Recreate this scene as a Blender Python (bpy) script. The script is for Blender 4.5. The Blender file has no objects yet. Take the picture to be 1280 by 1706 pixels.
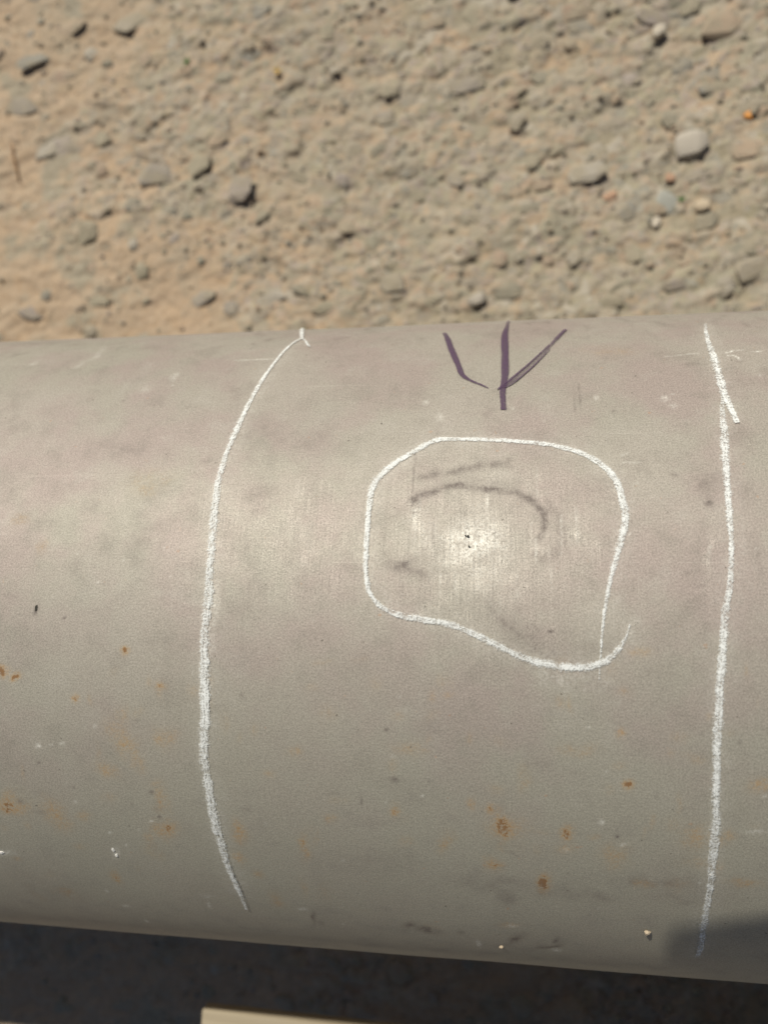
import bpy, bmesh, math, random
import numpy as np
from mathutils import Vector, Matrix

# ------------------------------------------------------------------ camera, sky, sun, exposure
SC = bpy.context.scene
COL = SC.collection
GZ = -0.12                                  # the ground lies 12 cm under the pipe, which rests on blocks out of frame
R = 0.15                                   # outer radius of the pipe, which lies along X with its underside at z = 0
CAM_D, PITCH, YAW, ROLL = 0.41922, 0.138804, 0.157434, 0.017102
F_PX, PW, PH = 1350.0, 1280.0, 1706.0


def _rx(a):
    c, s = math.cos(a), math.sin(a)
    return np.array([[1, 0, 0], [0, c, -s], [0, s, c]])


def _ry(a):
    c, s = math.cos(a), math.sin(a)
    return np.array([[c, 0, s], [0, 1, 0], [-s, 0, c]])


def _rz(a):
    c, s = math.cos(a), math.sin(a)
    return np.array([[c, -s, 0], [s, c, 0], [0, 0, 1]])


CM = _rz(ROLL) @ _ry(YAW) @ _rx(PITCH)
CP = np.array([0, 0, R + CAM_D])
cam_d = bpy.data.cameras.new('camera')
cam = bpy.data.objects.new('camera', cam_d)
COL.objects.link(cam)
m4 = Matrix([[CM[i][j] for j in range(3)] + [CP[i]] for i in range(3)] + [[0, 0, 0, 1]])
cam.matrix_world = m4
cam_d.sensor_fit = 'VERTICAL'
cam_d.sensor_height = 36.0
cam_d.sensor_width = 36.0
cam_d.lens = 36.0 * F_PX / PH
cam_d.clip_start = 0.01
cam_d.clip_end = 200
cam_d.dof.use_dof = True
cam_d.dof.focus_distance = 0.285
cam_d.dof.aperture_fstop = cam_d.lens / 1000 / 0.0037
SC.camera = cam

SUN = Vector((-0.33, 0.628, 1.0)).normalized()
elev = math.asin(SUN.z)
world = bpy.data.worlds.new('World')
SC.world = world
world.use_nodes = True
wn = world.node_tree
bg = wn.nodes['Background']
sky = wn.nodes.new('ShaderNodeTexSky')
sky.sky_type = 'NISHITA'
sky.sun_disc = False
sky.sun_elevation = elev
sky.sun_rotation = math.atan2(SUN.x, SUN.y)
sky.air_density = 1.0
sky.dust_density = 1.0
sky.ozone_density = 1.0
wn.links.new(sky.outputs[0], bg.inputs[0])
bg.inputs[1].default_value = 0.05
sl = bpy.data.lights.new('sun', 'SUN')
sl.energy = 4.9
sl.angle = math.radians(0.55)
sl.color = (1.0, 0.95, 0.83)
so = bpy.data.objects.new('sun', sl)
COL.objects.link(so)
so.rotation_euler = SUN.to_track_quat('Z', 'Y').to_euler()
so.location = (-1, 2, 3)
SC.view_settings.view_transform = 'Standard'
SC.view_settings.look = 'None'
SC.view_settings.exposure = 0.0
SC.view_settings.gamma = 1.0

rng = np.random.default_rng(7)
random.seed(7)

# ------------------------------------------------------------------ helpers


def hash2(ix, iy, seed):
    h = (ix.astype(np.int64) * 374761393 + iy.astype(np.int64) * 668265263 + seed * 982451653) & 0xFFFFFFFF
    h = ((h ^ (h >> 13)) * 1274126177) & 0xFFFFFFFF
    h = ((h ^ (h >> 16)) * 2246822519) & 0xFFFFFFFF
    return ((h ^ (h >> 15)) & 0xFFFFFF) / float(0xFFFFFF)


def vnoise(x, y, seed=0):
    x = np.asarray(x, float)
    y = np.asarray(y, float)
    ix = np.floor(x)
    iy = np.floor(y)
    fx = x - ix
    fy = y - iy
    fx = fx * fx * fx * (fx * (fx * 6 - 15) + 10)
    fy = fy * fy * fy * (fy * (fy * 6 - 15) + 10)
    a = hash2(ix, iy, seed)
    b = hash2(ix + 1, iy, seed)
    c = hash2(ix, iy + 1, seed)
    d = hash2(ix + 1, iy + 1, seed)
    return (a * (1 - fx) + b * fx) * (1 - fy) + (c * (1 - fx) + d * fx) * fy - 0.5


def fbm(x, y, size, octs=4, seed=0, gain=0.5):
    t = 0
    amp = 1.0
    f = 1.0 / size
    for k in range(octs):
        ca, sa = math.cos(k * 1.1), math.sin(k * 1.1)
        t = t + amp * vnoise((x * ca - y * sa) * f + 17.3 * k, (x * sa + y * ca) * f - 9.1 * k, seed + k * 31)
        amp *= gain
        f *= 2.03
    return t


def ray(px, py):
    d = CM @ np.array([(px - PW / 2) / F_PX, -(py - PH / 2) / F_PX, -1.0])
    return d / np.linalg.norm(d)


def to_ground(px, py, z=0.0):
    """where the ray through a photographed spot meets the level z above the ground"""
    z = z + GZ
    d = ray(px, py)
    t = (z - CP[2]) / d[2]
    p = CP + t * d
    return float(p[0]), float(p[1]), float(t)


def to_pipe(px, py):
    """a photographed spot on the pipe -> (u along the axis, s round the circumference, metres per pixel)"""
    d = ray(px, py)
    o = CP - np.array([0, 0, R])
    a = d[1] ** 2 + d[2] ** 2
    b = o[1] * d[1] + o[2] * d[2]
    c = o[1] ** 2 + o[2] ** 2 - R * R
    disc = max(b * b - a * c, 0.0)
    t = (-b - math.sqrt(disc)) / a
    p = o + t * d
    th = math.atan2(p[1], p[2])
    return float(p[0]), float(R * th), float(t / F_PX)


def on_pipe(u, s, off=0.0):
    th = s / R
    return (u, (R + off) * math.sin(th), R + (R + off) * math.cos(th))


def link_mesh(name, verts, faces, mat, parent=None, smooth=False, uv=None):
    me = bpy.data.meshes.new(name)
    me.from_pydata(verts, [], faces)
    me.materials.append(mat)
    if smooth:
        me.polygons.foreach_set('use_smooth', [True] * len(me.polygons))
    if uv is not None:
        lay = me.uv_layers.new(name='UVMap')
        vi = np.empty(len(me.loops), dtype=np.int32)
        me.loops.foreach_get('vertex_index', vi)
        lay.data.foreach_set('uv', np.asarray(uv, float)[vi].ravel())
    o = bpy.data.objects.new(name, me)
    COL.objects.link(o)
    if parent:
        o.parent = parent
    return o


def grid_mesh(name, V, nu, nv, mat, parent=None, uv=None, attrs=None):
    """V: (nu*nv, 3) array, index i*nv+j"""
    i, j = np.meshgrid(np.arange(nu - 1), np.arange(nv - 1), indexing='ij')
    q = np.stack([i * nv + j, (i + 1) * nv + j, (i + 1) * nv + j + 1, i * nv + j + 1], -1).reshape(-1, 4)
    me = bpy.data.meshes.new(name)
    me.vertices.add(len(V))
    me.vertices.foreach_set('co', np.asarray(V, np.float32).ravel())
    me.loops.add(q.size)
    me.loops.foreach_set('vertex_index', q.ravel().astype(np.int32))
    me.polygons.add(len(q))
    me.polygons.foreach_set('loop_start', np.arange(0, q.size, 4, dtype=np.int32))
    me.polygons.foreach_set('loop_total', np.full(len(q), 4, dtype=np.int32))
    me.update(calc_edges=True)
    me.polygons.foreach_set('use_smooth', np.ones(len(q), dtype=bool))
    if uv is not None:
        lay = me.uv_layers.new(name='UVMap')
        lay.data.foreach_set('uv', np.asarray(uv, np.float32)[q.ravel()].ravel())
    for k, a in (attrs or {}).items():
        at = me.attributes.new(k, 'FLOAT', 'POINT')
        at.data.foreach_set('value', np.asarray(a, np.float32).ravel())
    me.materials.append(mat)
    me.validate()
    o = bpy.data.objects.new(name, me)
    COL.objects.link(o)
    if parent:
        o.parent = parent
    return o


def empty(name, loc=(0, 0, 0), rot=(0, 0, 0)):
    e = bpy.data.objects.new(name, None)
    e.empty_display_size = 0.02
    e.location = loc
    e.rotation_euler = rot
    COL.objects.link(e)
    return e


def tag(o, label=None, cat=None, group=None, kind=None):
    for k, v in (('label', label), ('category', cat), ('group', group), ('kind', kind)):
        if v:
            o[k] = v
    return o


class NT:
    """tiny node-tree writer"""

    def __init__(self, name):
        self.m = bpy.data.materials.new(name)
        self.m.use_nodes = True
        self.t = self.m.node_tree
        self.b = self.t.nodes['Principled BSDF']
        self.out = self.t.nodes['Material Output']

    def n(self, kind, **kw):
        nd = self.t.nodes.new(kind)
        for k, v in kw.items():
            setattr(nd, k, v)
        return nd

    def put(self, sock, v):
        if isinstance(v, bpy.types.NodeSocket):
            self.t.links.new(v, sock)
        elif isinstance(v, (tuple, list)) and len(v) == 3 and sock.type == 'RGBA':
            sock.default_value = (*v, 1)
        else:
            sock.default_value = v

    def noise(self, vec, scale, detail=2.0, rough=0.5, dist=0.0):
        nd = self.n('ShaderNodeTexNoise')
        self.put(nd.inputs['Vector'], vec)
        nd.inputs['Scale'].default_value = scale
        nd.inputs['Detail'].default_value = detail
        nd.inputs['Roughness'].default_value = rough
        nd.inputs['Distortion'].default_value = dist
        return nd.outputs['Fac']

    def mapv(self, vec, scale=(1, 1, 1), loc=(0, 0, 0), rot=(0, 0, 0)):
        nd = self.n('ShaderNodeMapping')
        self.put(nd.inputs['Vector'], vec)
        nd.inputs['Scale'].default_value = scale
        nd.inputs['Location'].default_value = loc
        nd.inputs['Rotation'].default_value = rot
        return nd.outputs[0]

    def math(self, op, a, b=0.0, c=None, clamp=False):
        nd = self.n('ShaderNodeMath', operation=op)
        nd.use_clamp = clamp
        self.put(nd.inputs[0], a)
        self.put(nd.inputs[1], b)
        if c is not None:
            self.put(nd.inputs[2], c)
        return nd.outputs[0]

    def ramp(self, v, a, b, lo=0.0, hi=1.0):
        nd = self.n('ShaderNodeMapRange')
        nd.interpolation_type = 'SMOOTHSTEP'
        self.put(nd.inputs[0], v)
        nd.inputs[1].default_value = a
        nd.inputs[2].default_value = b
        nd.inputs[3].default_value = lo
        nd.inputs[4].default_value = hi
        return nd.outputs[0]

    def mix(self, fac, a, b, mode='MIX'):
        nd = self.n('ShaderNodeMix', data_type='RGBA', blend_type=mode)
        self.put(nd.inputs[0], fac)
        self.put(nd.inputs[6], a)
        self.put(nd.inputs[7], b)
        return nd.outputs[2]

    def attr(self, name):
        return self.n('ShaderNodeAttribute', attribute_name=name).outputs['Fac']

    def grey(self, v):
        nd = self.n('ShaderNodeCombineColor')
        for k in range(3):
            self.put(nd.inputs[k], v)
        return nd.outputs[0]

    def bump(self, h, strength, dist, normal=None):
        nd = self.n('ShaderNodeBump')
        nd.inputs['Strength'].default_value = strength
        nd.inputs['Distance'].default_value = dist
        self.put(nd.inputs['Height'], h)
        if normal is not None:
            self.put(nd.inputs['Normal'], normal)
        return nd.outputs[0]


# ------------------------------------------------------------------ materials
def mat_soil():
    g = NT('soil')
    pos = g.n('ShaderNodeNewGeometry').outputs['Position']
    big = g.noise(pos, 6.0, 3, 0.55)
    mid = g.noise(pos, 34.0, 4, 0.6, 0.4)
    fine = g.noise(pos, 160.0, 4, 0.65)
    grit = g.noise(pos, 700.0, 2, 0.6)
    c = g.mix(g.ramp(g.math('ADD', g.attr('sandy'), g.math('MULTIPLY', g.math('SUBTRACT', big, 0.5), 1.2)), 0.2, 0.8),
              (0.232, 0.202, 0.142), (0.345, 0.240, 0.154))
    cr = g.n('ShaderNodeValToRGB')
    g.put(cr.inputs[0], g.attr('tone'))
    cr.color_ramp.interpolation = 'CONSTANT'
    cols = [(0.214, 0.190, 0.162), (0.290, 0.250, 0.194), (0.186, 0.180, 0.138), (0.253, 0.212, 0.194), (0.341, 0.246, 0.166),
            (0.190, 0.190, 0.172), (0.261, 0.234, 0.162), (0.337, 0.305, 0.259), (0.293, 0.202, 0.146), (0.210, 0.202, 0.154)]
    el = cr.color_ramp.elements
    el[0].color = (*cols[0], 1)
    el[1].position = 0.1
    el[1].color = (*cols[1], 1)
    for k in range(2, 10):
        el.new(k / 10.0).color = (*cols[k], 1)
    patch = g.noise(g.mapv(pos, loc=(4, 4, 9)), 19.0, 4, 0.6)
    c = g.mix(g.ramp(patch, 0.53, 0.62, 0, 0.75), c, (0.195, 0.190, 0.145))
    c = g.mix(g.ramp(patch, 0.47, 0.38, 0, 0.75), c, (0.350, 0.232, 0.142))
    dusty = g.ramp(g.noise(g.mapv(pos, loc=(2, 8, 1)), 75.0, 4, 0.65), 0.42, 0.68, 1.0, 0.55)
    c = g.mix(g.math('MULTIPLY', g.attr('stoney'), dusty), c, cr.outputs[0])
    c = g.mix(g.ramp(mid, 0.52, 0.68, 0, 0.45), c, (0.235, 0.215, 0.172))
    c = g.mix(g.ramp(g.noise(g.mapv(pos, loc=(3, 1, 2)), 48.0, 3, 0.6), 0.55, 0.7, 0, 0.5), c, (0.34, 0.24, 0.17))
    c = g.mix(g.ramp(g.noise(g.mapv(pos, loc=(7, 5, 2)), 90.0, 3, 0.6), 0.60, 0.72, 0, 0.5), c, (0.30, 0.20, 0.115))
    c = g.mix(g.ramp(fine, 0.3, 0.7, 0.0, 1.0), g.mix(0.22, c, (0.22, 0.18, 0.12)), g.mix(0.20, c, (0.46, 0.40, 0.31)))
    c = g.mix(g.ramp(grit, 0.25, 0.75, 0.0, 0.35), c, g.mix(0.5, c, (0.52, 0.45, 0.34)))
    g.put(g.b.inputs['Base Color'], c)
    g.b.inputs['Roughness'].default_value = 0.95
    g.b.inputs['Specular IOR Level'].default_value = 0.15
    h = g.math('ADD', g.math('MULTIPLY', fine, 0.7), g.math('MULTIPLY', grit, 0.25))
    g.put(g.b.inputs['Normal'], g.bump(h, 0.5, 0.0022))
    return g.m


def mat_stone(island=False):
    g = NT('gravel_stone' if island else 'field_stone')
    geo = g.n('ShaderNodeNewGeometry')
    tc = g.n('ShaderNodeTexCoord')
    pos = geo.outputs['Position']
    rnd = geo.outputs['Random Per Island'] if island else g.n('ShaderNodeObjectInfo').outputs['Random']
    cr = g.n('ShaderNodeValToRGB')
    g.put(cr.inputs[0], rnd)
    cr.color_ramp.interpolation = 'CONSTANT'
    cols = [(0.230, 0.202, 0.175), (0.297, 0.258, 0.203), (0.198, 0.190, 0.150), (0.266, 0.226, 0.207), (0.333, 0.246, 0.175),
            (0.210, 0.206, 0.186), (0.261, 0.234, 0.170), (0.341, 0.309, 0.264), (0.297, 0.210, 0.154), (0.230, 0.214, 0.166)]
    el = cr.color_ramp.elements
    el[0].color = (*cols[0], 1)
    el[1].position = 0.1
    el[1].color = (*cols[1], 1)
    for k in range(2, 10):
        e = el.new(k / 10.0)
        e.color = (*cols[k], 1)
    c = cr.outputs[0]
    v = g.noise(pos, 120.0, 4, 0.6)
    c = g.mix(g.ramp(v, 0.3, 0.7, 0, 0.5), c, g.mix(0.6, c, (0.42, 0.36, 0.28)))
    dust = g.noise(pos, 60.0, 4, 0.6)
    c = g.mix(g.ramp(dust, 0.38, 0.62, 0.20, 0.80), c, (0.270, 0.232, 0.168))
    g.put(g.b.inputs['Base Color'], c)
    g.b.inputs['Roughness'].default_value = 0.85
    g.b.inputs['Specular IOR Level'].default_value = 0.25
    g.put(g.b.inputs['Normal'], g.bump(g.noise(pos, 420.0, 4, 0.65), 0.7, 0.0016))
    return g.m


def mat_plain(name, col, col2, scale=200.0, rough=0.8, bump=0.5, dist=0.001, spec=0.3):
    g = NT(name)
    pos = g.n('ShaderNodeTexCoord').outputs['Object']
    v = g.noise(pos, scale, 4, 0.6)
    g.put(g.b.inputs['Base Color'], g.mix(g.ramp(v, 0.35, 0.65), col, col2))
    g.b.inputs['Roughness'].default_value = rough
    g.b.inputs['Specular IOR Level'].default_value = spec
    g.put(g.b.inputs['Normal'], g.bump(v, bump, dist))
    return g.m


def mat_pipe():
    g = NT('mill_steel')
    uv = g.n('ShaderNodeUVMap', uv_map='UVMap').outputs[0]        # in metres: u along the pipe, v round it
    scrub_sparkle = g.attr('scrub_sparkle')
    rust = g.attr('rust')
    smudge = g.attr('smudge')
    pale = g.attr('pale')
    big = g.noise(uv, 13.0, 3, 0.55)
    tint = g.noise(g.mapv(uv, loc=(2, 3, 0)), 24.0, 4, 0.6)
    mott = g.noise(uv, 95.0, 5, 0.65)
    speck = g.noise(uv, 1700.0, 3, 0.9)
    spk2 = g.noise(g.mapv(uv, loc=(5, 1, 0)), 800.0, 2, 0.6)
    along = g.noise(g.mapv(uv, scale=(260, 1700, 1)), 1.0, 3, 0.7)      # drawing lines along the axis
    around = g.noise(g.mapv(uv, scale=(1500, 55, 1)), 1.0, 3, 0.6)     # wire-brush lines round the pipe
    c = g.mix(g.ramp(big, 0.35, 0.65), (0.322, 0.288, 0.248), (0.298, 0.276, 0.230))
    c = g.mix(g.ramp(tint, 0.40, 0.64, 0, 0.8), c, (0.300, 0.244, 0.220))
    mot2 = g.noise(g.mapv(uv, loc=(3, 9, 0)), 48.0, 5, 0.68)
    c = g.mix(g.ramp(mot2, 0.52, 0.66, 0, 0.42), c, (0.225, 0.196, 0.168))
    c = g.mix(g.ramp(mot2, 0.46, 0.34, 0, 0.35), c, (0.355, 0.325, 0.285))
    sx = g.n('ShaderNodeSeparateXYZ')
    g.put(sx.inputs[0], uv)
    low_light_hue = g.ramp(g.math('ADD', sx.outputs[1], g.math('MULTIPLY', g.math('SUBTRACT', big, 0.5), 0.12)), 0.02, -0.09)
    c = g.mix(g.math('MULTIPLY', low_light_hue, 0.75), c, (0.280, 0.266, 0.210))  # greener hue that the light gives the lower side, put into the colour
    c = g.mix(g.ramp(g.noise(g.mapv(uv, loc=(9, 4, 0)), 17.0, 4, 0.6), 0.52, 0.74, 0, 0.35), c, (0.285, 0.272, 0.224))
    c = g.mix(g.ramp(mott, 0.48, 0.75, 0, 0.35), c, (0.215, 0.195, 0.165))
    amp = g.math('ADD', 0.85, g.math('MULTIPLY', scrub_sparkle, 1.2))
    gr = g.math('ADD', 1.0, g.math('MULTIPLY', g.ramp(speck, 0.28, 0.72, -0.34, 0.34), amp))
    gr2 = g.ramp(spk2, 0.25, 0.75, 0.95, 1.05)
    al = g.ramp(along, 0.3, 0.7, 0.975, 1.025)
    k = g.math('MULTIPLY', g.math('MULTIPLY', gr, gr2), al)
    k = g.math('MULTIPLY', k, g.math('ADD', 1.0, g.math('MULTIPLY', scrub_sparkle, g.ramp(around, 0.3, 0.7, -0.24, 0.32))))
    c = g.mix(1.0, c, g.grey(k), 'MULTIPLY')
    c = g.mix(g.math('MULTIPLY', scrub_sparkle, 0.42, clamp=True), c, g.mix(1.0, (0.43, 0.400, 0.345), g.grey(k), 'MULTIPLY'))
    # long faint draw scratches and short rub marks
    sc1 = g.ramp(g.noise(g.mapv(uv, scale=(14, 1500, 1), rot=(0, 0, 0.05)), 1.0, 2, 0.5), 0.70, 0.78)
    sc2 = g.ramp(g.noise(g.mapv(uv, scale=(1700, 26, 1), rot=(0, 0, -0.04)), 1.0, 2, 0.5), 0.70, 0.80)
    c = g.mix(g.math('MULTIPLY', sc1, 0.32), c, (0.52, 0.48, 0.42))
    c = g.mix(g.math('MULTIPLY', sc2, 0.28), c, (0.50, 0.46, 0.40))
    # rust bloom, broken up by noise
    rnz = g.noise(uv, 820.0, 4, 0.75)
    rn = g.ramp(rnz, 0.40, 0.62, 0.35, 1.5)
    c = g.mix(g.math('MULTIPLY', rust, rn, clamp=True), c, (0.35, 0.225, 0.105))
    core = g.ramp(g.math('ADD', g.math('MULTIPLY', rust, 0.55), rnz), 0.86, 0.98)
    c = g.mix(g.math('MULTIPLY', core, 0.7), c, (0.16, 0.075, 0.03))
    # tiny scattered rust and dark pits
    pit = g.ramp(g.noise(g.mapv(uv, loc=(1, 8, 0)), 430.0, 2, 0.5), 0.735, 0.775)
    c = g.mix(g.math('MULTIPLY', pit, 0.75), c, (0.10, 0.085, 0.065))
    rp = g.ramp(g.noise(g.mapv(uv, loc=(4, 2, 0)), 260.0, 3, 0.55), 0.70, 0.76)
    c = g.mix(g.math('MULTIPLY', rp, 0.30), c, (0.40, 0.20, 0.09))
    # smudges of dirt
    sn = g.ramp(g.noise(uv, 900.0, 4, 0.8), 0.30, 0.68, 0.50, 1.35)
    c = g.mix(g.math('MULTIPLY', smudge, sn, clamp=True), c, (0.120, 0.098, 0.086))
    wp = g.ramp(g.noise(g.mapv(uv, loc=(6, 6, 0)), 900.0, 3, 0.7), 0.42, 0.60, 0.25, 1.2)
    c = g.mix(g.math('MULTIPLY', pale, wp, clamp=True), c, (0.66, 0.64, 0.58))
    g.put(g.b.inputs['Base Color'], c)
    g.b.inputs['Metallic'].default_value = 0.15
    ro = g.math('ADD', 0.62, g.math('MULTIPLY', g.math('SUBTRACT', mott, 0.5), 0.25))
    ro = g.math('ADD', ro, g.math('MULTIPLY', rust, 0.25))
    g.put(g.b.inputs['Roughness'], ro)
    g.b.inputs['Specular IOR Level'].default_value = 0.38
    h = g.math('ADD', g.math('MULTIPLY', speck, 0.7), g.math('MULTIPLY', along, 0.10))
    h = g.math('ADD', h, g.math('MULTIPLY', g.math('MULTIPLY', around, scrub_sparkle), 0.8))
    b1 = g.bump(mott, 0.15, 0.0005)
    g.put(g.b.inputs['Normal'], g.bump(h, 0.22, 0.00010, b1))
    return g.m


def mat_stroke(name, col, kind):
    """dry chalk or marker ink: opaque where it caught on the grain of the steel, clear between"""
    g = NT(name)
    g.m.blend_method = 'HASHED' if hasattr(g.m, 'blend_method') else g.m.blend_method
    uv = g.n('ShaderNodeUVMap', uv_map='UVMap').outputs[0]
    edge = g.attr('edge')           # 1 at the middle, 0 at the rim
    dens = g.attr('dens')
    st = g.n('ShaderNodeUVMap', uv_map='stroke').outputs[0]      # length along the stroke, position across it
    trk = g.noise(g.mapv(st, scale=(70, 3.2, 1)), 1.0, 3, 0.6)
    if kind == 'chalk':
        gr = g.noise(uv, 1250.0, 3, 0.8)
        md = g.noise(uv, 330.0, 3, 0.6)
        cov = g.math('ADD', g.math('MULTIPLY', dens, 0.92), g.math('MULTIPLY', g.math('SUBTRACT', gr, 0.5), 3.0))
        cov = g.math('ADD', cov, g.math('MULTIPLY', g.math('SUBTRACT', md, 0.5), 1.7))
        cov = g.math('ADD', cov, g.math('MULTIPLY', g.math('SUBTRACT', trk, 0.5), 1.2))
        cov = g.math('SUBTRACT', cov, g.ramp(edge, 0.0, 0.75, 1.05, 0.0))
        a = g.ramp(cov, -0.25, 1.05, 0, 0.90)
    else:
        gr = g.noise(uv, 900.0, 3, 0.6)
        trk = g.noise(g.mapv(st, scale=(45, 4.5, 1)), 1.0, 3, 0.6)
        cov = g.math('ADD', dens, g.math('MULTIPLY', g.math('SUBTRACT', gr, 0.5), 0.9))
        cov = g.math('ADD', cov, g.math('MULTIPLY', g.math('SUBTRACT', trk, 0.5), 1.5))
        cov = g.math('SUBTRACT', cov, g.ramp(edge, 0.0, 0.55, 0.85, 0.0))
        a = g.ramp(cov, -0.2, 1.05, 0, 0.90)
    g.put(g.b.inputs['Base Color'], col)
    g.b.inputs['Roughness'].default_value = 0.9 if kind == 'chalk' else 0.55
    g.b.inputs['Specular IOR Level'].default_value = 0.15
    g.put(g.b.inputs['Normal'], g.bump(gr, 0.5, 0.0002))
    g.put(g.b.inputs['Alpha'], a)
    return g.m


def mat_wood():
    g = NT('sawn_timber')
    pos = g.n('ShaderNodeTexCoord').outputs['Object']
    st = g.mapv(pos, scale=(6, 260, 260))
    gr = g.noise(st, 1.0, 4, 0.6, 0.6)
    bl = g.noise(pos, 14.0, 3, 0.6)
    c = g.mix(g.ramp(gr, 0.3, 0.7), (0.26, 0.215, 0.145), (0.34, 0.285, 0.20))
    c = g.mix(g.ramp(bl, 0.5, 0.7, 0, 0.5), c, (0.30, 0.25, 0.18))
    g.put(g.b.inputs['Base Color'], c)
    g.b.inputs['Roughness'].default_value = 0.8
    g.put(g.b.inputs['Normal'], g.bump(gr, 0.5, 0.001))
    return g.m


M_SOIL = mat_soil()
M_STONE = mat_stone()
M_GRAVEL = mat_stone(True)
M_PIPE = mat_pipe()
M_CHALK = mat_stroke('white_chalk', (0.74, 0.75, 0.73), 'chalk')
M_INK = mat_stroke('purple_ink', (0.090, 0.055, 0.095), 'ink')
M_WOOD = mat_wood()
M_RAW = mat_plain('bore_rust', (0.10, 0.07, 0.05), (0.16, 0.09, 0.05), 60, 0.8)
M_WHITE = mat_plain('white_quartz', (0.70, 0.63, 0.53), (0.45, 0.38, 0.28), 420, 0.7)
M_ORANGE = mat_plain('orange_shard', (0.74, 0.34, 0.09), (0.60, 0.27, 0.08), 300, 0.6)
M_GREY = mat_plain('grey_pebble', (0.36, 0.32, 0.265), (0.43, 0.385, 0.325), 140, 0.8)
M_CREAM = mat_plain('cream_pebble', (0.55, 0.45, 0.33), (0.42, 0.34, 0.24), 300, 0.8)
M_BRICK = mat_plain('brick_chip', (0.43, 0.27, 0.18), (0.38, 0.25, 0.17), 240, 0.9)
M_BLUEGREY = mat_plain('slate_chip', (0.30, 0.30, 0.265), (0.345, 0.335, 0.29), 160, 0.8)
M_TWIG = mat_plain('dry_stem', (0.26, 0.15, 0.08), (0.36, 0.23, 0.12), 300, 0.9)
M_LEAF = mat_plain('green_leaf', (0.07, 0.15, 0.04), (0.10, 0.19, 0.05), 200, 0.6)
M_YELLOW = mat_plain('dry_leaf', (0.55, 0.38, 0.14), (0.45, 0.33, 0.13), 200, 0.7)
M_DARK = mat_plain('dark_crust', (0.035, 0.035, 0.028), (0.06, 0.055, 0.045), 2000, 0.9)
M_DUST = mat_plain('chalk_crumb', (0.86, 0.84, 0.79), (0.72, 0.69, 0.63), 2500, 0.9)
M_CASE = mat_plain('black_case', (0.03, 0.03, 0.032), (0.025, 0.025, 0.027), 300, 0.5, 0.1)
M_GLASS = mat_plain('lens_glass', (0.01, 0.01, 0.012), (0.012, 0.012, 0.014), 50, 0.08, 0.0)

# ------------------------------------------------------------------ ground


def axis_coords(lo, hi, step, far):
    core = list(np.arange(lo, hi + step / 2, step))
    out = []
    x, d = core[-1], step
    while x < far:
        d *= 1.16
        x += d
        out.append(x)
    left = []
    x, d = core[0], step
    while x > -far:
        d *= 1.16
        x -= d
        left.append(x)
    return np.array(left[::-1] + core + out)


def worley(x, y, size, seed):
    """nearest and second nearest jittered cell point: F1, F2 - F1, cell random, offset to the cell point"""
    x = np.asarray(x, float) / size
    y = np.asarray(y, float) / size
    ix, iy = np.floor(x), np.floor(y)
    f1 = np.full(x.shape, 9.0)
    f2 = np.full(x.shape, 9.0)
    rid = np.zeros(x.shape)
    rib = np.zeros(x.shape)
    dx1 = np.zeros(x.shape)
    dy1 = np.zeros(x.shape)
    for i in (-1, 0, 1):
        for j in (-1, 0, 1):
            cx, cy = ix + i, iy + j
            jx = cx + 0.08 + 0.84 * hash2(cx, cy, seed)
            jy = cy + 0.08 + 0.84 * hash2(cx, cy, seed + 1)
            dx, dy = x - jx, y - jy
            d = np.abs(dx) ** 1.6 + np.abs(dy * 1.15) ** 1.6          # squarish cells: broken stone
            d = d ** 0.625
            closer = d < f1
            f2 = np.where(closer, f1, np.minimum(f2, d))
            rid = np.where(closer, hash2(cx, cy, seed + 2), rid)
            rib = np.where(closer, hash2(cx, cy, seed + 3), rib)
            dx1 = np.where(closer, dx, dx1)
            dy1 = np.where(closer, dy, dy1)
            f1 = np.where(closer, d, f1)
    return f1, f2 - f1, rid, rib, dx1, dy1


def sstep(v, a, b):
    t = np.clip((v - a) / (b - a), 0, 1)
    return t * t * (3 - 2 * t)


def ground_parts(x, y):
    wx = x + fbm(x, y, 0.016, 3, 71) * 0.007
    wy = y + fbm(x, y, 0.016, 3, 73) * 0.007
    ca, sa = math.cos(0.35), math.sin(0.35)
    qx, qy = (wx * ca + wy * sa) * 0.78, -wx * sa + wy * ca            # chips lie roughly one way
    bury = sstep(fbm(x, y, 0.15, 3, 41) * 1.3 - 1.9 * (x + 0.10) - 0.9 * (y - 0.30), 0.05, 0.75)
    h = fbm(x, y, 0.12, 3, 3) * 0.007
    tone = np.zeros(np.shape(x))
    stone = np.zeros(np.shape(x))
    for size, amp, seed, share in ((0.024, 0.0046, 301, 0.58), (0.0125, 0.0028, 401, 0.62), (0.0066, 0.0013, 501, 0.62)):
        f1, e, a, b, dx, dy = worley(qx, qy, size, seed)
        on = (a < share) & True
        body = sstep(e, 0.03, 0.13) * on
        tx = (b - 0.5) * 1.3
        ty = (hash2(np.floor(b * 9999), np.floor(a * 9999), 7) - 0.5) * 1.3
        lift = amp * (0.25 + 0.75 * a / share) * (1 - 0.72 * bury)
        h = h + body * (lift * (0.8 + tx * dx + ty * dy) - 0.30 * amp * f1)
        w = body * (1 - 0.75 * bury)
        tone = np.where(w > 0.35, b, tone)
        stone = np.maximum(stone, w * (0.9 if size > 0.01 else 0.6))
    h = h + fbm(x * 0.75 + y * 0.3, y * 1.3 - x * 0.3, 0.011, 4, 57, 0.6) * 0.0022
    cr = np.abs(fbm(x * 0.8 + y * 0.25, y * 1.2 - x * 0.25, 0.034, 4, 157))
    h = h - 0.0020 * (1 - sstep(cr, 0.0, 0.05)) * (1 - 0.6 * bury)
    e = fbm(x * 0.8, y * 1.25, 0.055, 3, 29)
    h = h + 0.0020 / (1 + np.exp(-e * 40))
    return h, tone, stone, bury


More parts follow.
